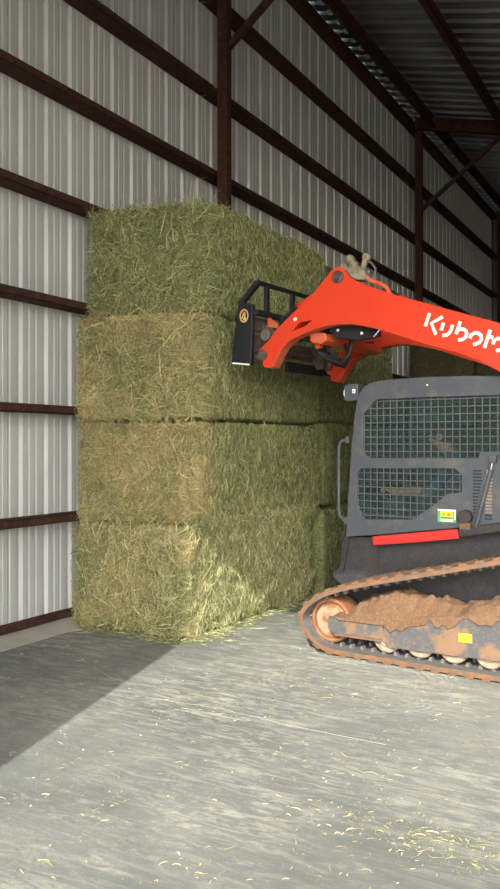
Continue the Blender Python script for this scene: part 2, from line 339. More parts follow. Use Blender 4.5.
def disp(P, D, seed, amp):
    so = np.array([seed*3.7, 0, 0])
    d = .030*vnoise(P*2.2+so, seed)+.022*vnoise(P*6+so, seed+1)+.020*vnoise(P*17+so, seed+2)+.014*vnoise(P*42+so, seed+3)
    yy = P[:, 1]+.02*vnoise(P*3+so, seed+4)
    fl = vnoise(np.stack([yy*24, P[:, 2]*1.5, P[:, 0]*1.5], -1), seed+5)+.6*vnoise(np.stack([yy*55, P[:, 2]*3, P[:, 0]*3], -1), seed+6)
    side = 1-np.abs(D[:, 1]); bottom = np.where(D[:, 2] < -.5, .25, 1)
    return amp*(d*.9-.014+.013*fl*side)*bottom
def link_np(name, V, Fq, m, parent=None, smooth=True, merge=0):
    me = bpy.data.meshes.new(name); nf, k = Fq.shape
    me.vertices.add(len(V)); me.vertices.foreach_set('co', np.ascontiguousarray(V, dtype=np.float32).ravel())
    me.loops.add(nf*k); me.loops.foreach_set('vertex_index', Fq.astype(np.int32).ravel())
    me.polygons.add(nf); me.polygons.foreach_set('loop_start', np.arange(0, nf*k, k, dtype=np.int32))
    me.update(calc_edges=True); me.materials.append(M[m])
    bm = bmesh.new(); bm.from_mesh(me)
    if merge: bmesh.ops.remove_doubles(bm, verts=bm.verts, dist=merge); bmesh.ops.recalc_face_normals(bm, faces=bm.faces)
    bm.to_mesh(me); bm.free()
    me.polygons.foreach_set('use_smooth', [smooth]*len(me.polygons))
    o = bpy.data.objects.new(name, me); COL.objects.link(o)
    if parent: o.parent = parent
    return o
def strands(C, T, N, length, width, bow, seed, lift=0.0):
    """curved ribbon stems: centres C, unit tangents T, surface normals N; four points each"""
    g = np.random.default_rng(seed); n = len(C); Bn = np.cross(N, T); Bn /= np.maximum(np.linalg.norm(Bn, axis=1, keepdims=True), 1e-6)
    ts = np.array([-.5, -.17, .17, .5]); cv = g.normal(0, .16, n)[:, None]*length[:, None]; bw = (np.abs(g.normal(0, 1, n))*bow)[:, None]
    tilt = g.normal(0, lift, n)[:, None] if lift else np.zeros((n, 1)); V = []
    ax = g.uniform(0, PI, n)[:, None]; W = Bn*np.cos(ax)+N*np.sin(ax)
    for i, t in enumerate(ts):
        c = C+T*(t*length)[:, None]+Bn*cv*(4*t*t)+N*(bw*(1-4*t*t)*1.0+tilt*length[:, None]*t)
        wd = (width*(1 if 0 < i < 3 else .6))[:, None]/2; V.append(c-W*wd); V.append(c+W*wd)
    V = np.stack(V, 1).reshape(-1, 3); base = (np.arange(n)*8)[:, None]
    F = np.concatenate([base+np.array([[0, 1, 3, 2]]), base+np.array([[2, 3, 5, 4]]), base+np.array([[4, 5, 7, 6]])], 0)
    return V, F
SKEW = lambda P, x0, x1, y0, y1, sh, sw=0: P-np.stack([-sw*(P[:, 1]-y0)/(y1-y0), sh*(x1-P[:, 0])/(x1-x0)*np.clip((y1-P[:, 1])/(y1-y0), 0, 1), 0*P[:, 0]], -1)
def bale(x0, x1, y0, y1, z0, z1, m, label, group, seed, shear=0, swing=0, res=.016, faces='ex', dens=1.0, amp=1, r=.05, rz=None, seam=False, tw=True):
    rz = rz or r; rv = np.array([r, r, rz])
    V, D, F = hay_mesh(x0, x1, y0, y1, z0, z1, res, seed, amp=amp, r=r, rz=rz)
    V = SKEW(V, x0, x1, y0, y1, shear, swing); V[:, 2] = np.maximum(V[:, 2], z0+.003); V[:, 0] = np.maximum(V[:, 0], .206)
    if 't' not in faces: V[:, 2] = np.minimum(V[:, 2], z1-.002)
    root = link_np('hay_bale', V, F, m, merge=.0006); tag(root, label, 'hay bale', group)
    g = np.random.default_rng(seed+100); VV, FF = [], []; off = 0
    def put(v, f):
        nonlocal off
        VV.append(v); FF.append(f+off); off += len(v)
    def surf(kind, n):
        u, v = g.uniform(0, 1, n), g.uniform(0, 1, n); e = .03
        X, Y, Z = x0+e+(x1-x0-2*e)*u, y0+e+(y1-y0-2*e)*u, z0+e+(z1-z0-2*e)*v
        o = np.zeros(n)
        if kind == 'e': P, N = np.stack([X, o+y0, Z], -1), np.tile([0., -1, 0], (n, 1))
        if kind == 'x': P, N = np.stack([o+x1, Y, Z], -1), np.tile([1., 0, 0], (n, 1))
        if kind == 't': P, N = np.stack([x0+e+(x1-x0-2*e)*v, Y, o+z1], -1), np.tile([0., 0, 1], (n, 1))
        if kind == 'w': P, N = np.stack([o+x0, Y, Z], -1), np.tile([-1., 0, 0], (n, 1))
        lo = np.array([x0, y0, z0])+rv; hi = np.array([x1, y1, z1])-rv
        Q = np.clip(P, lo, hi); Dn = (P-Q)/rv; Dn /= np.maximum(np.linalg.norm(Dn, axis=1, keepdims=True), 1e-6)
        P = Q+Dn*rv+Dn*disp(Q, Dn, seed, amp)[:, None]
        return P, Dn
    def tang(N, ang):
        a = np.cross(N, [0, 0, 1.]); bad = np.linalg.norm(a, axis=1) < .3; a[bad] = np.cross(N[bad], [0, 1., 0]); a /= np.linalg.norm(a, axis=1, keepdims=True)
        bb = np.cross(a, N); return a*np.cos(ang)[:, None]+bb*np.sin(ang)[:, None]
    if 'e' in faces:
        n = int(6500*dens); P, N = surf('e', n); T = tang(N, g.uniform(0, PI, n))
        put(*strands(P+N*.006, T, N, g.gamma(3, .040, n).clip(.03, .3), g.uniform(.003, .0075, n), .016, seed+1, .25))
        n = int(300*dens); P, N = surf('e', n); T = tang(N, g.uniform(0, PI, n))        # long loose stems hanging off
        put(*strands(P+N*.02, T, N, g.uniform(.18, .40, n), g.uniform(.004, .007, n), .03, seed+2, .3))
        n = int(350*dens); P, N = surf('e', n); P[:, 0] = np.where(g.uniform(0, 1, n) < .5, x0+.02, x1-.02); T = tang(N, g.uniform(-.6, .6, n))
        put(*strands(P+N*.0, T, N, g.uniform(.06, .17, n), g.uniform(.002, .004, n), .03, seed+8, .4))
    if 'x' in faces:
        n = int(8500*dens); P, N = surf('x', n); T = tang(N, g.normal(PI/2, .42, n))
        put(*strands(P+N*.004, T, N, g.gamma(3, .022, n).clip(.02, .16), g.uniform(.003, .0065, n), .010, seed+3, .40))
        n = int(1500*dens); P, N = surf('x', n); T = tang(N, g.uniform(0, PI, n))
        put(*strands(P+N*.008, T, N, g.uniform(.04, .13, n), g.uniform(.002, .004, n), .014, seed+4, .35))
    if 't' in faces:
        n = int(3500*dens); P, N = surf('t', n); T = tang(N, g.uniform(0, PI, n))
        put(*strands(P+N*.012, T, N, g.gamma(3, .035, n).clip(.03, .22), g.uniform(.002, .0045, n), .02, seed+5, .5))
    if 'w' in faces:
        n = int(1200*dens); P, N = surf('w', n); P[:, 1] = y0+(P[:, 1]-y0)*.12; T = tang(N, g.uniform(0, PI, n))
        put(*strands(P+N*.01, T, N, g.uniform(.05, .2, n), g.uniform(.002, .004, n), .02, seed+6, .5))
    if seam:
        n = 2600; P = np.stack([np.full(n, x1)+g.uniform(-.02, .03, n), g.uniform(y0+.02, y1-.02, n), z1+g.normal(.004, .022, n)], -1); N = np.tile([1., 0, .0], (n, 1)); T = tang(N, g.uniform(0, PI, n))
        put(*strands(P, T, N, g.uniform(.04, .14, n), g.uniform(.003, .0065, n), .012, seed+9, .4))
    if VV:
        v = SKEW(np.concatenate(VV), x0, x1, y0, y1, shear, swing); v[:, 2] = np.maximum(v[:, 2], .004); v[:, 0] = np.maximum(v[:, 0], .212)
        o = link_np('loose_stems', v, np.concatenate(FF), m+'s', root, smooth=False); o['kind'] = 'stuff'
    if tw:
        for k in range(5):                                    # twine loops: down the end face and along the top edge
            x = x0+(x1-x0)*(k+.7)/5.4; zz = np.linspace(z0+.07, z1-.05, 14)
            Pn = np.stack([np.full(14, x), np.full(14, y0), zz], -1); Dn = np.tile([0., -1, 0], (14, 1)); Q = Pn-Dn*r
            Pn = Q+Dn*(r+.004)+Dn*disp(Q, Dn, seed, amp)[:, None]; Pn[:, 0] += .012*np.sin(zz*9+k)
            Pn = SKEW(Pn, x0, x1, y0, y1, shear, swing); t = MB(); t.tube([tuple(q) for q in Pn], .0032, 5); t.build('baling_twine', 'twine', root)
    return root
G1 = 'hay bales in the front stack'
bale(.215, 1.38, 5.42, 7.62, 0, .925, 'hayA', 'bottom hay bale of the near stack, its lower corner in full sunlight on the concrete', G1, 1, .0, .17, faces='exw', r=.12, rz=.025, seam=True, amp=1.25)
bale(.215, 1.38, 5.64, 7.97, .925, 1.80, 'hayB', 'tan-faced hay bale second from the floor in the near stack, just under the dark gap', G1, 2, .14, .05, faces='exw', r=.04)
bale(.215, 1.39, 5.735, 8.12, 1.812, 2.745, 'hayC', 'hay bale third from the floor in the near stack, directly below the topmost green bale', G1, 3, .26, faces='exw', r=.075)
bale(.215, 1.38, 5.876, 8.30, 2.745, 3.73, 'hayG', 'topmost green hay bale of the near stack against the metal wall', G1, 4, .28, faces='extw', r=.06)
G2 = 'hay bales in the middle stack'
P2 = ['bottom', 'second lowest', 'third from bottom', 'topmost']
for k in range(4):
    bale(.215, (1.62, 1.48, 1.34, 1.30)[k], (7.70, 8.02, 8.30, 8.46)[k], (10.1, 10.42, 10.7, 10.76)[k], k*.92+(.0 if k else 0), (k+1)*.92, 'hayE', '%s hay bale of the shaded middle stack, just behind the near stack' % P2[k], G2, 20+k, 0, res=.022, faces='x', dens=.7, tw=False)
G3 = 'hay bales in the far dark stack'
P3 = ['bottom', 'second lowest', 'third from bottom', 'topmost']
for c in range(2):
    for k in range(4):
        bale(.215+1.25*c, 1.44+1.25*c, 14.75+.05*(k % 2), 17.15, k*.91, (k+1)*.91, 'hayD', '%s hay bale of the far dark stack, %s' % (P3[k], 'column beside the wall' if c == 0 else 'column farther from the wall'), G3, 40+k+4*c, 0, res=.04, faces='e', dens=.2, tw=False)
# chaff and stems lying on the concrete
def scatter(name, C, length, wmin, wmax, m, label, cat, seed):
    n = len(C); g = np.random.default_rng(seed); a = g.uniform(0, PI, n); T = np.stack([np.cos(a), np.sin(a), 0*a], -1); N = np.tile([0., 0, 1], (n, 1))
    V, F = strands(C, T, N, length, g.uniform(wmin, wmax, n), .004, seed); V[:, 2] = np.maximum(V[:, 2], .0015)
    o = link_np(name, V, F, m, smooth=False); tag(o, label, cat, kind='stuff'); return o
g = RG
n = 2600; t = g.uniform(5.35, 8.0, n); C = np.stack([1.36+np.abs(g.normal(0, .13, n)), t, .004+g.uniform(0, .012, n)], -1)
n2 = 500; C2 = np.stack([g.uniform(.3, 1.45, n2), 5.40-np.abs(g.normal(0, .07, n2)), np.full(n2, .005)], -1)
C = np.concatenate([C, C2]); scatter('fallen_hay', C, g.gamma(3, .017, len(C)).clip(.015, .15), .003, .007, 'hayGs', 'drift of fallen green hay along the foot of the near stack', 'loose hay', 301)
n = 1500; cl = np.stack([g.uniform(1.5, 6.2, 110), g.uniform(2.2, 6.2, 110)], -1); ci = g.integers(0, 110, n)
C = np.stack([cl[ci, 0]+g.normal(0, .10, n), cl[ci, 1]+g.normal(0, .06, n), np.full(n, .003)], -1)
n3 = 2600; C3 = np.stack([g.uniform(.4, 6.5, n3), g.uniform(1.8, 7, n3), np.full(n3, .003)], -1)
n4 = 420; C4 = np.stack([g.normal(4.15, .22, n4), g.normal(3.15, .10, n4), np.full(n4, .003)], -1)
C = np.concatenate([C, C3, C4]); scatter('scattered_straw', C, g.gamma(2.0, .010, len(C)).clip(.006, .09), .0015, .0042, 'hayMs', 'wisps of straw and chaff scattered over the sunlit concrete floor', 'loose straw', 302)
C = np.array([[2.55, 3.55, .006], [2.05, 3.95, .006], [2.62, 3.0, .006], [3.2, 4.4, .006], [1.75, 4.5, .006], [3.1, 3.35, .006]])
b = MB(); b.tube([(2.0, 4.085, .003), (2.55, 4.12, .005), (3.0, 4.07, .004), (3.6, 4.06, .004)], .0016, 5); b.tube([(1.30, 4.42, .004), (1.55, 4.30, .004), (1.80, 4.24, .004)], .0016, 5)  # thin tubes standing in for the pale joint line in the slab
tag(b.build('joint_line', 'jointline'), 'thin pale line following the joint across the concrete floor', 'twine')
# ------------------------------------------------------------------ compact track loader (local x forward, y to its left, z up)
ANG = math.radians(174.955); OO = (2.60813, 5.57527, 0)
LD = empty('track_loader', OO, ANG)
tag(LD, 'orange and grey compact track loader reaching its raised boom to the hay stack', 'track loader')
def smoothloop(pts, step):
    pts = [np.array(p, float) for p in pts]+[np.array(pts[0], float)]; P = np.array(pts); d = np.r_[0, np.cumsum(np.linalg.norm(np.diff(P, axis=0), axis=1))]
    n = int(d[-1]/step); s = np.linspace(0, d[-1], n, endpoint=False); return np.stack([np.interp(s, d, P[:, 0]), np.interp(s, d, P[:, 1])], -1)
belt_outline = [(.285, .25), (.278, .30), (.251, .345), (.215, .385), (.17, .42), (.115, .458), (.05, .493), (-.03, .523), (-.12, .553), (-.256, .591), (-.418, .632), (-.651, .689), (-.873, .743), (-1.086, .797), (-1.29, .848), (-1.45, .885),
    (-1.60, .905), (-1.74, .89), (-1.85, .83), (-1.92, .73), (-1.92, .60), (-1.88, .45), (-1.82, .30), (-1.74, .16), (-1.64, .06), (-1.52, .012), (-1.35, .004), (-.9, .003), (-.45, .003), (-.05, .004), (.06, .018), (.14, .055), (.205, .11), (.255, .17), (.28, .21)]
BL = smoothloop(belt_outline, .03)
def belt(y0, y1):
    n = len(BL); tn = np.roll(BL, -1, 0)-np.roll(BL, 1, 0); tn /= np.linalg.norm(tn, axis=1, keepdims=True); nm = np.stack([tn[:, 1], -tn[:, 0]], -1)
    cen = BL.mean(0); sg = np.sign(((BL-cen)*nm).sum()); nm = nm*sg           # outward
    o1, o2 = BL-nm*.014, BL-nm*.048
    b = MB()
    def ring(P, y): return [(p[0], y, p[1]) for p in P]
    vs = ring(o1, y0)+ring(o1, y1)+ring(o2, y1)+ring(o2, y0); fs = []
    for k in range(4):
        b.cur = 1 if k == 2 else 0
        b.add(vs, [(k*n+i, k*n+(i+1) % n, ((k+1) % 4)*n+(i+1) % n, ((k+1) % 4)*n+i) for i in range(n)])
    b.cur = 0
    for i in range(0, n-2, 4):                                   # outer lugs
        c0, c1 = BL[i], BL[(i+2) % n]
        for ya, yb in ((y0, y0+(y1-y0)*.44), (y0+(y1-y0)*.56, y1)):
            q = [o1[i]-nm[i]*.004, o1[(i+1) % n]-nm[(i+1) % n]*.004, o1[(i+2) % n]-nm[(i+2) % n]*.004, c1-nm[i]*.001, BL[(i+1) % n], c0-nm[i]*.001]; b.prism([tuple(p) for p in q], ya, yb)
    b.cur = 1
    for i in range(0, n-1, 3):                                   # inner guide lugs
        q = [o2[i], o2[(i+1) % n], o2[(i+1) % n]-nm[i]*.028-tn[i]*.006, o2[i]-nm[i]*.028+tn[i]*.006]
        for ya, yb in ((-.105, -.150), (-.250, -.295)):
            b.prism([tuple(p) for p in q], y0+ya if y0 == 0 else y0+ya, y0+yb)
    return b.build('track_belt', ['rubdirt', 'rubber'], LD, .004)
for side in (0, 1):
    y0 = 0 if side == 0 else -1.32
    belt(y0, y0-.40)
    def wh(cx, cz, r, nm, m, ya=-.10, yb=-.30):
        b = MB(); b.lathe((cx, y0, cz), [(.02, ya-.01), (r*.30, ya-.01), (r*.34, ya-.025), (r*.80, ya-.03), (r*.80, yb), (.02, yb)], n=44); o = b.build(nm, m, LD, 0, True)
        b = MB(); b.lathe((cx, y0, cz), [(r*.80, ya-.04), (r*.83, ya), (r*.90, ya+.006), (r*.98, ya-.004), (r, ya-.03), (r, yb+.02), (r*.97, yb), (r*.8, yb)], n=44); b.build('rim', 'rust', o, 0, True)
        return o
    wh(.045, .245, .172, 'idler_wheel', 'wheel'); wh(-1.56, .245, .17, 'idler_wheel', 'wheel')
    wh(-1.66, .64, .20, 'drive_sprocket', 'wheel')
    for cx in (-.427, -.685, -.937, -1.191):
        b = MB(); b.lathe((cx, y0, .172), [(.02, -.075), (.055, -.075), (.062, -.088), (.098, -.085), (.108, -.095), (.108, -.15), (.05, -.155), (.05, -.25), (.108, -.255), (.108, -.31), (.02, -.315)], n=36)
        b.build('track_roller', 'roller', LD, 0, True)
    b = MB(); b.prism([(-.43, .30), (-.62, .345), (-1.0, .40), (-1.45, .45), (-1.50, .22), (-1.36, .140), (-.923, .128), (-.701, .124), (-.469, .115), (-.40, .165)], y0-.055, y0-.072)
    b.prism([(-.405, .27), (-.62, .33), (-1.0, .385), (-1.45, .43), (-1.50, .25), (-.42, .22)], y0-.075, y0-.36)
    b.prism([(-.43, .30), (-.62, .345), (-1.0, .40), (-1.45, .45), (-1.50, .22), (-1.36, .140), (-.923, .128), (-.701, .124), (-.469, .115), (-.40, .165)], y0-.363, y0-.38)
    tf = b.build('track_frame', 'frame', LD, .006)
    for ya, yb in ((-.058, -.085), (-.33, -.36)):
        b = MB(); b.prism([(.046, .285), (-.201, .287), (-.41, .291), (-.41, .175), (-.373, .158), (-.006, .150), (.02, .166), (.046, .2)], y0+ya, y0+yb); b.build('idler_yoke', 'frame', tf, .008)
    b = MB(); b.prism([(-.02, .166), (-.40, .168), (-.40, .148), (-.02, .146)], y0-.045, y0-.06); b.build('yoke_flange', 'rubdirt', tf, .003)
    if side == 0:
        b = MB(); b.prism([(-.986, .293), (-1.081, .295), (-1.081, .237), (-.986, .234)], -.0515, -.0555); b.build('warning_label', 'yellow', tf)
# body between the tracks
b = MB(); b.prism([(.116, .855), (.150, .60), (.205, .556), (.212, .52), (.10, .44), (.05, .30), (-1.75, .30), (-1.9, .55), (-1.9, .95), (-1.15, 1.035), (-.88, .975), (-.19, .87)], -.43, -1.30)
b.build('chassis', 'chassis', LD, .012)
b = MB(); b.prism([(.060, .865), (.118, .575), (.100, .57), (.042, .86)], -.405, -.432); b.build('chassis_rib', 'chassis', LD, .003)
b = MB(); b.prism([(-.19, .84), (-.21, .84), (-.21, .58), (-.19, .57)], -.415, -.432); b.build('chassis_rib', 'chassis', LD, .003)
b = MB(); b.prism([(-.19, .884), (-.30, .900), (-.879, .984), (-.889, .914), (-.60, .868), (-.198, .814)], -.335, -.428); b.build('side_cover', 'red', LD, .008)
b = MB(); b.prism([(-.879, .979), (-.997, 1.012), (-1.3, 1.065), (-1.9, 1.10), (-1.9, .97), (-1.20, .984), (-1.05, .955), (-.909, .925)], -.30, -.425); b.build('fender_edge', 'chassis', LD, .01)
# cab
cab_out = [(.043, .865), (.025, 1.159), (-.002, 1.556), (-.028, 1.794), (-.052, 1.940), (-.075, 2.005), (-.115, 2.052), (-.17, 2.080), (-.253, 2.095), (-.42, 2.103), (-.66, 2.106), (-.965, 2.099), (-1.183, 2.088), (-1.42, 2.06), (-1.50, 1.98), (-1.54, 1.60), (-1.62, 1.50), (-1.80, 1.42), (-1.86, 1.10), (-1.2, 1.045), (-.88, .99), (-.19, .892)]
win_up = [(-.107, 1.848), (-.219, 1.95), (-.66, 1.955), (-1.30, 1.950), (-1.36, 1.89), (-1.36, 1.554), (-1.039, 1.548), (-1.024, 1.503), (-.66, 1.499), (-.160, 1.494), (-.107, 1.535)]
win_lo = [(-.055, 1.367), (-.09, 1.413), (-.853, 1.424), (-.902, 1.377), (-.902, 1.253), (-.792, 1.235), (-.66, 1.126), (-.517, 1.032), (-.098, 1.010), (-.055, 1.122)]
def inside(p, poly):
    x, z = p; c = False
    for i in range(len(poly)):
        (x1, z1), (x2, z2) = poly[i], poly[i-1]
        if (z1 > z) != (z2 > z) and x < (x2-x1)*(z-z1)/(z2-z1)+x1: c = not c
    return c
def spans(poly, t, axis):
    r = []
    for i in range(len(poly)):
        a, c = poly[i], poly[i-1]
        if (a[axis] > t) != (c[axis] > t): k = (t-a[axis])/(c[axis]-a[axis]); r.append(a[1-axis]+k*(c[1-axis]-a[1-axis]))
    r.sort(); return list(zip(r[::2], r[1::2]))
for side, ya, yb, nm in ((0, -.35, -.385, 'cab_side_panel'), (1, -1.37, -1.335, 'cab_side_panel')):
    b = MB(); b.prism(cab_out, ya, yb, holes=[win_up, win_lo]); cp = b.build(nm, 'cab', LD, .006)
    ym = ya+(-.018 if side == 0 else .018); yg = ya+(-.030 if side == 0 else .030)
    for wp in (win_up, win_lo):
        g_ = MB(); h = .0042
        x = -.055-.0555
        for i in range(1, 26):
            x = -.055-.0553*i
            for z0, z1 in spans(wp, x, 0): g_.box(x-h, x+h, ym-.003, ym+.003, z0-.004, z1+.004)
            z = .99+.0557*i
            for x0, x1 in spans(wp, z, 1): g_.box(x0-.004, x1+.004, ym-.0045, ym+.0045, z-h, z+h)
        g_.build('mesh_guard', 'cab', cp)
        gp = MB(); gp.prism(wp, yg-.002, yg+.002); gp.build('window_pane', 'glass', cp)
# roof skin and rear wall joining the sides
def skin(pts, ya, yb, th, name, m, par=None):
    b = MB(); n = len(pts); P = [np.array(p) for p in pts]; inn = []
    for i in range(n):
        d = P[min(i+1, n-1)]-P[max(i-1, 0)]; d /= np.linalg.norm(d); inn.append(P[i]+np.array([-d[1], d[0]])*th)
    b.prism([tuple(p) for p in P]+[tuple(p) for p in reversed(inn)], ya, yb); return b.build(name, m, par or LD, .004)
skin([(-.052, 1.940), (-.075, 2.005), (-.115, 2.052), (-.17, 2.080), (-.253, 2.095), (-.42, 2.103), (-.66, 2.106), (-.965, 2.099), (-1.183, 2.088), (-1.42, 2.06), (-1.50, 1.98), (-1.52, 1.80)], -.386, -1.334, .03, 'cab_roof', 'cab')
skin([(-1.52, 1.55), (-1.60, 1.50), (-1.80, 1.42), (-1.86, 1.12)], -.386, -1.334, .03, 'engine_hood', 'cab')
skin([(-.002, .90), (-.01, 1.06)], -.386, -1.334, .03, 'front_sill', 'cab')
b = MB(); b.prism([(-.03, 1.07), (-.068, 1.93), (-.074, 1.93), (-.036, 1.07)], -.39, -1.33); b.build('front_door_glass', 'glass', LD)
b = MB(); b.box(-1.50, -1.47, -.39, -1.33, 1.05, 1.98); b.build('rear_bulkhead', 'seat', LD)
b = MB(); b.box(-.05, -1.47, -.39, -1.33, 1.043, 1.06); b.build('cab_floor', 'seat', LD)
b = MB(); b.box(-.48, -1.00, -.62, -1.10, 1.061, 1.085); b.prism([(-.98, 1.08), (-1.12, 1.62), (-1.02, 1.62), (-.90, 1.08)], -.64, -1.08); b.build('operator_seat', 'seat', LD, .04)
for yy in (-.52, -1.20):
    b = MB(); b.box(-.52, -.95, yy-.06, yy+.06, 1.061, 1.15); b.tube([(-.28, yy, 1.13), (-.24, yy, 1.17), (-.20, yy, 1.205)], [.02, .015, .022], 8); b.box(-.24, -.55, yy-.05, yy+.05, 1.08, 1.15); b.build('control_console', 'seat', LD, .02)
b = MB()
for i in range(14):                                                      # louvers
    z = 1.405-i*.0235; x1 = -1.052+.046*max(0, i-3)/10
    b.box(-.987, x1, -.3472, -.352, z, z+.011)
b.build('cooling_louver', 'black', LD)
b = MB()
for i in range(15): z = 1.39-i*.0235; b.prism([(-1.075, z), (-1.126, z), (-1.126, z+.012), (-1.075, z+.012)], -.3472, -.352)
b.build('cooling_louver', 'black', LD)
b = MB()
for i in range(2, 13): z = 1.402-i*.0235; b.box(-1.078, -1.130, -.342, -.352, z-.0125, z+.001)
b.build('louver_blade', 'beige', LD)
b = MB(); b.prism([(-1.112, 1.525), (-1.17, 1.525), (-1.165, 1.468), (-1.12, 1.468)], -.30, -.348); b.build('strut_bracket', 'cab', LD, .006)
b = MB(); b.tube([(-1.140, -.315, 1.475), (-1.128, -.315, 1.42)], .009, 10); b.build('strut_rod', 'chrome', LD, 0, True)
b = MB(); b.tube([(-1.130, -.315, 1.425), (-1.02, -.315, 1.01)], .017, 12); b.build('gas_strut', 'cab', LD, 0, True)
b = MB(); b.tube([(-1.105, -.335, 1.42), (-1.04, -.335, 1.10), (-1.02, -.335, 1.0)], .014, 8); b.build('cable', 'beige', LD, 0, True)
b = MB(); b.tube([(-1.19, -.355, 1.52), (-1.25, -.34, 1.42), (-1.27, -.34, 1.25), (-1.22, -.34, 1.1)], .02, 10); b.build('door_hinge_tube', 'cab', LD, 0, True)
b = MB(); b.prism([(-.883, 1.066), (-.901, 1.110), (-.94, 1.128), (-.975, 1.118), (-.995, 1.085), (-.99, 1.05), (-.968, 1.035), (-.909, 1.031)], -.285, -.35); b.build('breather_cap', 'chassis', LD, .014)
b = MB(); b.prism([(-.901, 1.036), (-.983, 1.036), (-.983, .985), (-.901, .985)], -.297, -.35); b.build('breather_base', 'rubdirt', LD, .005)
st = MB(); st.prism([(-.721, 1.121), (-.861, 1.121), (-.861, 1.026), (-.721, 1.026)], -.3470, -.3497); st = st.build('warning_sticker', 'green', LD)
b = MB(); b.prism([(-.745, 1.105), (-.835, 1.105), (-.835, 1.060), (-.745, 1.060)], -.3452, -.3469); b.build('sticker_panel', 'yellow', st)
b = MB(); b.prism([(-.722, 1.121), (-.861, 1.121), (-.861, 1.110), (-.722, 1.110)], -.3456, -.3469); b.prism([(-.745, 1.050), (-.838, 1.050), (-.838, 1.032), (-.745, 1.032)], -.3456, -.3469); b.prism([(-.850, 1.108), (-.858, 1.108), (-.858, 1.045), (-.850, 1.045)], -.3456, -.3469); b.build('sticker_border', 'white', st)
b = MB(); b.prism([(-.795, 1.094), (-.825, 1.094), (-.825, 1.072), (-.795, 1.072)], -.3446, -.3451); b.prism([(-.755, 1.092), (-.783, 1.092), (-.769, 1.070)], -.3446, -.3451); b.build('sticker_symbol', 'orangeprint', st)
b = MB(); b.prism([(-.750, 1.063), (-.830, 1.063), (-.830, 1.056), (-.750, 1.056)], -.3446, -.3451); b.build('sticker_text', 'darkprint', st)
hpts = [(.030, 1.636), (.075, 1.634), (.103, 1.615), (.115, 1.575), (.115, 1.30), (.115, 1.070), (.103, 1.025), (.075, 1.000), (.035, .992)]
b = MB(); b.tube([(x, -.365, z) for x, z in hpts], .0125, 10); b.build('grab_handle', 'cab', LD, 0, True)
b = MB(); b.box(.02, .048, -.348, -.385, 1.61, 1.665); b.build('handle_bracket', 'cab', LD, .006)
b = MB(); b.box(.02, .062, -.348, -.385, .965, 1.02); b.build('handle_bracket', 'cab', LD, .006)
wk = MB(); wk.prism([(.072, 2.05), (.060, 2.075), (.035, 2.083), (-.050, 2.083), (-.050, 1.952), (.050, 1.944), (.072, 1.965)], -.375, -.47); wk = wk.build('work_light', 'cab', LD, .012)
b = MB(); b.lathe((.073, -.42, 2.012), [(.04, 0), (.042, .006), (.001, .010)], 'x', 20); b.build('lens', 'lens', wk)
b = MB(); b.prism([(-.002, 2.040), (-.028, 2.040), (-.028, 2.008), (-.002, 2.008)], -.3725, -.3745); b.build('light_sticker', 'white', wk)
b = MB(); b.prism([(-.009, 2.030), (-.020, 2.030), (-.020, 2.017), (-.009, 2.017)], -.3715, -.3722); b.build('sticker_symbol', 'darkred', wk)
b = MB(); b.lathe((-.64, -.348, 2.045), [(.007, 0), (.007, .006), (.001, .009)], 'y', 12); b.build('bolt', 'lens', LD)
# boom
up = [(.805, 2.349), (.800, 2.375), (.79, 2.394), (.73, 2.436), (.685, 2.474), (.626, 2.544), (.467, 2.665), (.298, 2.782), (.188, 2.89), (.115, 2.962), (.09, 2.98), (.054, 2.992), (.015, 2.985), (-.015, 2.958), (-.051, 2.905), (-.10, 2.872), (-.231, 2.807), (-.437, 2.724), (-.863, 2.571), (-1.223, 2.443), (-1.62, 2.27), (-1.90, 2.08), (-1.98, 1.94)]
lo = [(-1.96, 1.80), (-1.84, 1.74), (-1.70, 1.80), (-1.50, 1.945), (-1.223, 2.104), (-1.075, 2.188), (-.981, 2.229), (-.856, 2.280), (-.712, 2.33), (-.596, 2.371), (-.477, 2.417), (-.298, 2.481), (-.112, 2.531), (-.02, 2.545), (.08, 2.548), (.15, 2.543), (.219, 2.531), (.30, 2.514), (.363, 2.495), (.438, 2.472), (.495, 2.447), (.553, 2.399), (.592, 2.344), (.641, 2.265), (.650, 2.245), (.67, 2.237), (.735, 2.240), (.748, 2.252), (.756, 2.30), (.785, 2.315)]
hole = [(.470, 2.520), (.392, 2.588), (.283, 2.592), (.345, 2.555)]
def arm(ya, yb, near):
    b = MB(); b.prism(up+lo, ya, yb, holes=[hole]); a = b.build('boom_arm', 'orange', LD, .008)
    s = 1 if near else -1; y = max(ya, yb) if near else min(ya, yb)
    b = MB(); b.prism([(p[0], p[1]-.003) for p in lo[7:26]]+[(p[0]+.01, p[1]+.012) for p in reversed(lo[7:26])], min(ya, yb)+.004, max(ya, yb)-.004); b.build('boom_underside', 'orangedirty', a)
    for x, z, r in ((.752, 2.346, .047), (.045, 2.912, .050)):
        b = MB(); b.lathe((x, y, z), [(r, -s*.01), (r, s*.010), (r*.85, s*.014), (r*.8, s*.010), (r*.45, s*.012), (r*.42, s*.022), (.002, s*.022)], 'y', 28); b.build('pivot_pin', 'grime', a, 0, True)
    return a
an = arm(-.22, -.33, True); af = arm(-1.50, -1.39, False); af.location.z = -.04
b = MB(); b.prism([(.18, 2.545), (.02, 2.555), (-.24, 2.505), (-.24, 2.44), (-.06, 2.42), (.15, 2.465)], -.345, -.40); mp_ = b.build('valve_plate', 'black', LD, .006)
for x, z in ((.11, 2.515), (-.10, 2.475)):
    b = MB(); b.lathe((x, -.345, z), [(.012, 0), (.012, .008), (.002, .010)], 'y', 10); b.build('bolt', 'lens', mp_)
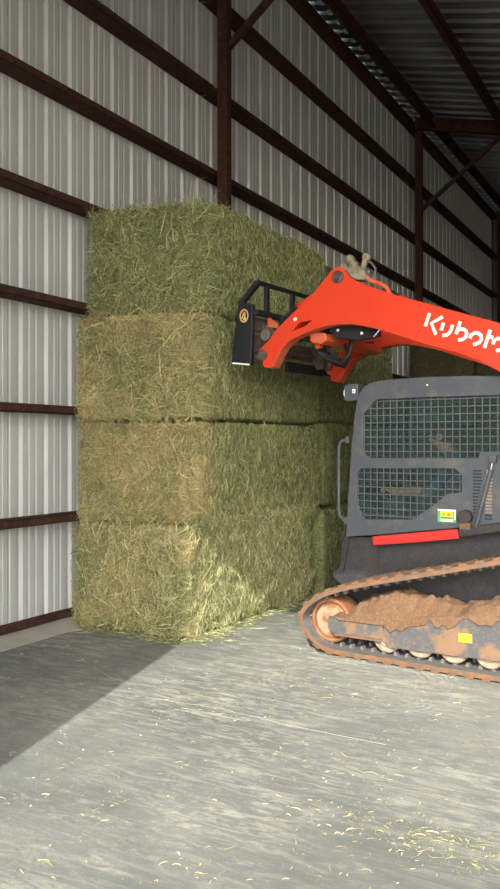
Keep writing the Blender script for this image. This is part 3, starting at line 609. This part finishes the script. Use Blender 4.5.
b = MB(); b.tube([(-.20, -.35, 2.44), (-.26, -.35, 2.50)], .010, 8); b.build('cylinder_rod', 'chrome', LD)
b = MB(); b.prism([(.425, 2.632), (.452, 2.625), (.445, 2.600), (.418, 2.607)], -.2150, -.2195); b.build('arm_sticker', 'white', an)
b = MB(); b.prism([(.37, 2.500), (.29, 2.515), (.22, 2.50), (.21, 2.44), (.26, 2.415), (.35, 2.43)], -.335, -1.385); b.build('cross_tube', 'orangedirty', LD, .01)
b = MB(); b.prism([(.41, 2.50), (.30, 2.53), (.31, 2.40), (.345, 2.385), (.36, 2.42)], -.40, -.46); b.prism([(.41, 2.50), (.30, 2.53), (.31, 2.40), (.345, 2.385), (.36, 2.42)], -.60, -.64); b.bar((.35, -.35, 2.47), (.35, -.66, 2.47), .05, .05); b.build('hose_bracket', 'orangedirty', LD, .006)
# lettering on the near arm: stencil strokes lying on its outer face
LET = [[(-.71, 2.559), (-.677, 2.466)], [(-.810, 2.523), (-.724, 2.484), (-.757, 2.399)], [(-.816, 2.479), (-.798, 2.427)], [(-.884, 2.458), (-.875, 2.43), (-.863, 2.406), (-.841, 2.389), (-.807, 2.388)],
    [(-.94, 2.478), (-.909, 2.39)], [(-.932, 2.421), (-.959, 2.423), (-.981, 2.409), (-.988, 2.385), (-.98, 2.363), (-.958, 2.349), (-.924, 2.347)],
    [(-1.01, 2.352), (-1.019, 2.375), (-1.043, 2.388), (-1.071, 2.384), (-1.091, 2.366), (-1.093, 2.34), (-1.077, 2.318), (-1.052, 2.309), (-1.033, 2.306)], [(-1.156, 2.401), (-1.114, 2.278)], [(-1.144, 2.357), (-1.175, 2.345)],
    [(-1.174, 2.299), (-1.181, 2.323), (-1.202, 2.336), (-1.233, 2.335), (-1.256, 2.32), (-1.263, 2.291), (-1.247, 2.265), (-1.223, 2.254), (-1.195, 2.253)], [(-1.285, 2.32), (-1.261, 2.239)]]
def stroke(b, pts, wd, ya, yb):
    P = [np.array(p) for p in pts]; n = len(P); A, B = [], []
    for i in range(n):
        d = P[min(i+1, n-1)]-P[max(i-1, 0)]; d /= np.linalg.norm(d); q = np.array([-d[1], d[0]])*wd/2; A.append(tuple(P[i]+q)); B.append(tuple(P[i]-q))
    b.prism(A+B[::-1], ya, yb)
for k, ids in enumerate(((0, 1), (2, 3), (4, 5), (6,), (7, 8), (9, 10))):
    b = MB()
    for i in ids: stroke(b, LET[i], .0245, -.2165, -.2195)
    b.build('letter', 'white', an)
# hydraulic coupler block, pipe and hoses on the boom
b = MB(); b.prism([(-.02, 2.955), (-.045, 3.0), (-.12, 2.985), (-.185, 2.93), (-.19, 2.865), (-.10, 2.874), (-.05, 2.905)], -.23, -.33); cb = b.build('coupler_block', 'beige', LD, .02)
for p, q, r in (((-.04, -.27, 2.955), (.038, -.27, 3.005), .034), ((-.08, -.28, 2.985), (-.012, -.28, 3.075), .036), ((-.13, -.29, 2.95), (-.165, -.29, 3.05), .026)):
    b = MB(); P, Q = Vector(p), Vector(q); b.tube([P, P.lerp(Q, .45), P.lerp(Q, .5), P.lerp(Q, .78), P.lerp(Q, .8), Q], [r*.85, r*.85, r, r, r*.8, r*.8], 14); b.build('hydraulic_fitting', 'beige', cb, 0, True)
b = MB(); b.lathe((-.168, -.29, 3.052), [(.012, -.03), (.03, -.022), (.036, 0), (.03, .022), (.012, .03)], 'y', 18); b.build('dust_cap', 'roller', cb, 0, True)
b = MB(); b.tube([(-.175, -.28, 3.02), (-.215, -.28, 3.0), (-.245, -.29, 2.955), (-.235, -.29, 2.90), (-.20, -.29, 2.87)], .009, 8); b.build('hydraulic_hose', 'rubber', LD, 0, True)
b = MB(); b.tube([(-.13, -.26, 2.905), (-.175, -.26, 2.895), (-.215, -.26, 2.862), (-.31, -.26, 2.822), (-.355, -.26, 2.79), (-.375, -.26, 2.745), (-.40, -.26, 2.72)], [.024, .024, .017, .017, .017, .017, .017], 10); b.build('hydraulic_pipe', 'orangedirty', LD, 0, True)
for pts, r in (([(-.33, -.28, 2.79), (-.40, -.28, 2.755), (-.47, -.28, 2.70)], .010), ([(.40, -.48, 2.47), (.36, -.48, 2.36), (.27, -.49, 2.30), (.16, -.50, 2.27), (.09, -.50, 2.33), (.06, -.50, 2.45)], .016), ([(.42, -.53, 2.49), (.38, -.53, 2.38), (.29, -.54, 2.33), (.18, -.55, 2.30), (.12, -.55, 2.36), (.10, -.55, 2.46)], .014), ([(.52, -.42, 2.46), (.42, -.45, 2.51), (.36, -.50, 2.48), (.30, -.52, 2.42), (.26, -.54, 2.34)], .013), ([(.20, -.62, 2.44), (.16, -.64, 2.33), (.22, -.66, 2.25), (.32, -.68, 2.28), (.36, -.68, 2.40)], .014)):
    b = MB(); b.tube(pts, r, 8); b.build('hydraulic_hose', 'black', LD, 0, True)
for y in (-.43, -1.30):
    b = MB(); b.tube([(.53, y, 2.755), (.25, y, 2.885), (.05, y, 2.93)], .030, 14); tc = b.build('tilt_cylinder', 'orange', LD, 0, True)
    b = MB(); b.tube([(.84, y, 2.545), (.53, y, 2.755)], .019, 12); b.build('cylinder_rod', 'black', tc, 0, True)
    b = MB(); b.tube([(.70, y+.028, 2.66), (.53, y+.030, 2.775)], .006, 8); b.build('hydraulic_line', 'chrome', tc, 0, True)
# ------------------------------------------------------------------ hay handling attachment held by the boom
AT = empty('loader_attachment', OO, ANG); tag(AT, 'black loader attachment with round gold emblem, carried on the orange boom against the hay', 'attachment')
sp = [(.963, 2.792), (.935, 2.800), (.817, 2.770), (.818, 2.60), (.832, 2.262), (1.032, 2.290), (1.010, 2.50)]
for k, (ya, yb) in enumerate(((-.205, -.16), (-1.56, -1.515))):
    b = MB(); b.prism(sp, ya, yb); pl = b.build('side_plate', 'black', AT, .006)
    b = MB(); b.bar((.945, (ya+yb)/2, 2.785), (.772, (ya+yb)/2, 2.948), .04, .05, (0, 1, 0)); b.build('guard_brace', 'black', AT, .004)
    if k == 0:
        c = (.899, 2.678); R_ = (.043, .056); e = MB(); N_ = 36
        def ell(s): return [(c[0]+R_[0]*s*math.cos(2*PI*i/N_), c[1]+R_[1]*s*math.sin(2*PI*i/N_)) for i in range(N_)]
        e.prism(ell(1), -.1555, -.1595, holes=[ell(.82)]); em = e.build('emblem', 'gold', pl)
        e = MB(); stroke(e, [(.893, 2.638), (.893, 2.70)], .014, -.1560, -.1595); stroke(e, [(.895, 2.708), (.921, 2.660), (.880, 2.654)], .011, -.1562, -.1595); e.prism([(.910, 2.642), (.880, 2.640), (.884, 2.65), (.906, 2.651)], -.1562, -.1595); e.build('emblem_figure', 'gold', em)
        e = MB(); stroke(e, [(c[0]+.027*math.cos(a), c[1]+.036*math.sin(a)) for a in np.linspace(.5, 2.6, 9)], .008, -.1566, -.1595); e.build('emblem_arc', 'darkred', em)
        e = MB(); stroke(e, [(1.018, 2.289), (.845, 2.266)], .012, -.1575, -.1599); e.build('edge_wear', 'white', pl)
b = MB(); b.bar((.772, -.16, 2.945), (.772, -1.56, 2.945), .035, .032); b.build('guard_bar', 'black', AT, .004)
b = MB(); b.bar((.790, -.17, 2.700), (.790, -1.55, 2.700), .05, .045); b.build('guard_bar', 'black', AT, .004)
for y in (-.315, -.725, -1.06, -1.42):
    b = MB(); b.bar((.776, y, 2.715), (.772, y, 2.935), .05, .03, (1, 0, 0)); b.build('upright', 'black', AT, .004)
b = MB(); b.box(.845, .875, -.206, -1.514, 2.375, 2.51); b.box(.80, .845, -.36, -1.36, 2.40, 2.43); b.build('carriage_plate', 'grime', AT, .006)
b = MB(); b.box(.85, .885, -.78, -1.40, 2.255, 2.345); b.build('lower_plate', 'black', AT, .005)
b = MB(); b.box(.845, .872, -.206, -1.514, 2.56, 2.675); b.build('carriage_plate', 'grime', AT, .006)
for y in (-.36, -.50, -1.22, -1.36):
    b = MB(); b.prism([(.845, 2.66), (.845, 2.37), (.80, 2.30), (.735, 2.305), (.72, 2.37), (.76, 2.44), (.755, 2.50), (.72, 2.53), (.73, 2.58), (.79, 2.60)], y-.012, y+.012); b.build('pin_ear', 'grime', AT, .005)
b = MB(); b.lathe((.775, -.30, 2.520), [(.046, -.05), (.048, .012), (.040, .018), (.024, .018), (.022, .026), (.002, .026)], 'y', 24); b.build('pivot_boss', 'rubber', AT, 0, True)
b = MB(); b.prism([(.80, 2.60), (.70, 2.58), (.69, 2.62), (.76, 2.66), (.80, 2.72)], -.36, -.39); b.build('latch_lever', 'orangedirty', AT, .006)
# ------------------------------------------------------------------ dirt heaped on the track frame
n1, n2 = 120, 36; XS = np.linspace(-.0, -1.46, n1); YS = np.r_[-.046, -.050, np.linspace(-.056, -.385, n2-2)]
prof = np.interp(-XS, [0, .06, .123, .258, .383, .456, .56, .65, .731, .83, .92, .97, 1.036, 1.108, 1.213, 1.46], [.295, .325, .36, .43, .492, .508, .505, .49, .480, .472, .452, .445, .470, .50, .525, .54])
basez = np.interp(-XS, [0, .40, .43, .62, 1.0, 1.46], [.289, .294, .303, .350, .405, .455])
XX, YY = np.meshgrid(XS, YS, indexing='ij'); q = (YY+.385)/.323
shape = np.clip(np.sin(np.clip(q, 0, 1)*PI)*1.25, 0, 1)**.8
p3 = np.stack([XX, YY, 0*XX], -1); nz = .022*vnoise(p3*11, 5)+.016*vnoise(p3*28, 6)+.009*vnoise(p3*70, 7)
ZZ = np.maximum(basez[:, None]+.003, basez[:, None]+(prof-basez)[:, None]*shape+nz*(.35+.65*shape))
spill = np.clip(.035+.06*vnoise(np.stack([XS*7, XS*0, XS*0], -1), 21)+.035*vnoise(np.stack([XS*23, XS*0, XS*0], -1), 22), .002, .12)
spill = np.where(XS > -.42, np.minimum(spill, .02), spill)
ZB = np.repeat((basez+.002)[:, None], n2, 1); ZZ[:, 1] = basez+.004-spill*.6; ZZ[:, 0] = basez-spill; ZB[:, 1] = ZZ[:, 1]-.01; ZB[:, 0] = ZZ[:, 0]-.004
Vt = np.stack([XX, YY, ZZ], -1).reshape(-1, 3); Vb = np.stack([XX, YY, ZB], -1).reshape(-1, 3)
ix = np.arange(n1*n2).reshape(n1, n2); fq = np.stack([ix[:-1, :-1], ix[1:, :-1], ix[1:, 1:], ix[:-1, 1:]], -1).reshape(-1, 4); fb = fq[:, ::-1]+n1*n2
ed = np.concatenate([ix[:, 0], ix[-1, 1:], ix[-2::-1, -1], ix[0, -2:0:-1]]); en = np.roll(ed, -1); fs_ = np.stack([ed, en, en+n1*n2, ed+n1*n2], -1)
dh = link_np('dirt_heap', np.concatenate([Vt, Vb]), np.concatenate([fq, fb, fs_]), 'dirt', merge=.0001); dh.location = OO; dh.rotation_euler = (0, 0, ANG)
tag(dh, 'heap of dry tan dirt lying on the track frame inside the near track', 'dirt', kind='stuff')
# ------------------------------------------------------------------ operator seated behind the mesh
def skinbody(name, verts, edges, radii, m, parent=None, sub=2):
    me = bpy.data.meshes.new(name); me.from_pydata(verts, edges, []); o = bpy.data.objects.new(name, me); COL.objects.link(o)
    md = o.modifiers.new('skin', 'SKIN'); md.use_smooth_shade = True
    for i, r in enumerate(radii): v = me.skin_vertices[0].data[i]; v.radius = r if isinstance(r, tuple) else (r, r); v.use_root = i == 0
    s2 = o.modifiers.new('sub', 'SUBSURF'); s2.levels = s2.render_levels = sub; me.materials.append(M[m])
    dg = bpy.context.evaluated_depsgraph_get(); me2 = bpy.data.meshes.new_from_object(o.evaluated_get(dg)); o.modifiers.clear(); o.data = me2
    me2.polygons.foreach_set('use_smooth', [True]*len(me2.polygons))
    if parent: o.parent = parent
    return o
OPR = empty('person', (OO[0]+math.cos(ANG)*.15, OO[1]+math.sin(ANG)*.15, -.13), ANG); tag(OPR, 'seated operator in a blue shirt inside the cab, forearm reaching forward', 'person')
cy = -.86
vs, es, rs = [], [], []
def chain(pts, start=None):
    prev = start
    for (p, r) in pts:
        vs.append(p); rs.append(r); k = len(vs)-1
        if prev is not None: es.append((prev, k))
        prev = k
    return prev
pel = chain([((-.86, cy, 1.33), (.14, .12))]); che = chain([((-.87, cy, 1.43), (.15, .11)), ((-.84, cy, 1.55), (.16, .11))], pel)
nk = chain([((-.80, cy, 1.66), .055), ((-.755, cy, 1.70), .055), ((-.72, cy, 1.745), (.08, .085)), ((-.70, cy, 1.80), (.082, .095)), ((-.705, cy, 1.86), (.065, .075))], che)
hand_roots = []
for s in (1, -1):
    hand = chain([((-.82, cy+s*.17, 1.575), .06), ((-.77, cy+s*.24, 1.43), .048), ((-.72, cy+s*.26, 1.37), .042), ((-.60, cy+s*.29, 1.365), .037), ((-.46, cy+s*.32, 1.36), .029), ((-.40, cy+s*.335, 1.37), (.036, .022))], che)
    for f_ in range(4):
        chain([((-.365, cy+s*.335+(f_-1.5)*.017, 1.380), .0095), ((-.345, cy+s*.335+(f_-1.5)*.019, 1.372), .009), ((-.348, cy+s*.335+(f_-1.5)*.019, 1.350-.003*(f_ % 2)), .008)], hand)
    chain([((-.40, cy+s*.305, 1.368), .011), ((-.375, cy+s*.298, 1.356), .009)], hand)
    chain([((-.80, cy+s*.10, 1.32), .10), ((-.42, cy+s*.14, 1.32), .075), ((-.40, cy+s*.14, 1.29), .062), ((-.40, cy+s*.14, 1.245), .05), ((-.36, cy+s*.14, 1.225), .04), ((-.27, cy+s*.14, 1.215), .03)], pel)
body = skinbody('body', vs, es, rs, 'skin', OPR)
def grown(cond, off, name, m):
    """clothing: the covered part of the body surface, lifted off it"""
    bm = bmesh.new(); bm.from_mesh(body.data); bm.normal_update()
    bmesh.ops.delete(bm, geom=[f for f in bm.faces if not cond(f.calc_center_median())], context='FACES')
    for v in bm.verts: v.co += v.normal*off
    me = bpy.data.meshes.new(name); bm.to_mesh(me); bm.free(); me.materials.append(M[m]); o = bpy.data.objects.new(name, me); COL.objects.link(o); o.parent = OPR
    sl = o.modifiers.new('thick', 'SOLIDIFY'); sl.thickness = .006; sl.offset = 1; return o
grown(lambda c: c.z > 1.36 and c.z < 1.66 and c.x < -.66, .004, 'shirt', 'denim')
grown(lambda c: c.z <= 1.40 and (abs(c.y-cy) < .23) and c.x < -.20 and not (c.x > -.60 and c.z > 1.42), .004, 'trousers', 'darkprint')
for s in (1, -1):
    b = MB(); b.lathe((-.628, cy+s*.032, 1.80), [(.002, -.008), (.010, -.004), (.011, .004), (.002, .009)], 'x', 12); b.build('eye', 'white', OPR, 0, True)
    b = MB(); b.lathe((-.72, cy+s*.092, 1.79), [(.010, -.010), (.026, -.004), (.028, .006), (.012, .010)], 'y', 14); b.build('ear', 'skin', OPR, 0, True)
b = MB(); b.prism([(-.632, 1.805), (-.598, 1.768), (-.606, 1.760), (-.634, 1.760)], cy-.013, cy+.013); b.build('nose', 'skin', OPR, .006)
b = MB(); b.box(-.637, -.624, cy-.024, cy+.024, 1.735, 1.743); b.build('mouth', 'darkred', OPR, .003)
b = MB(); b.lathe((-.728, cy, 1.80), [(.06, -.06), (.092, -.02), (.099, .03), (.098, .06), (.085, .092), (.055, .118), (.02, .128), (.002, .129)], 'z', 24); b.build('hair', 'hair', OPR, 0, True)
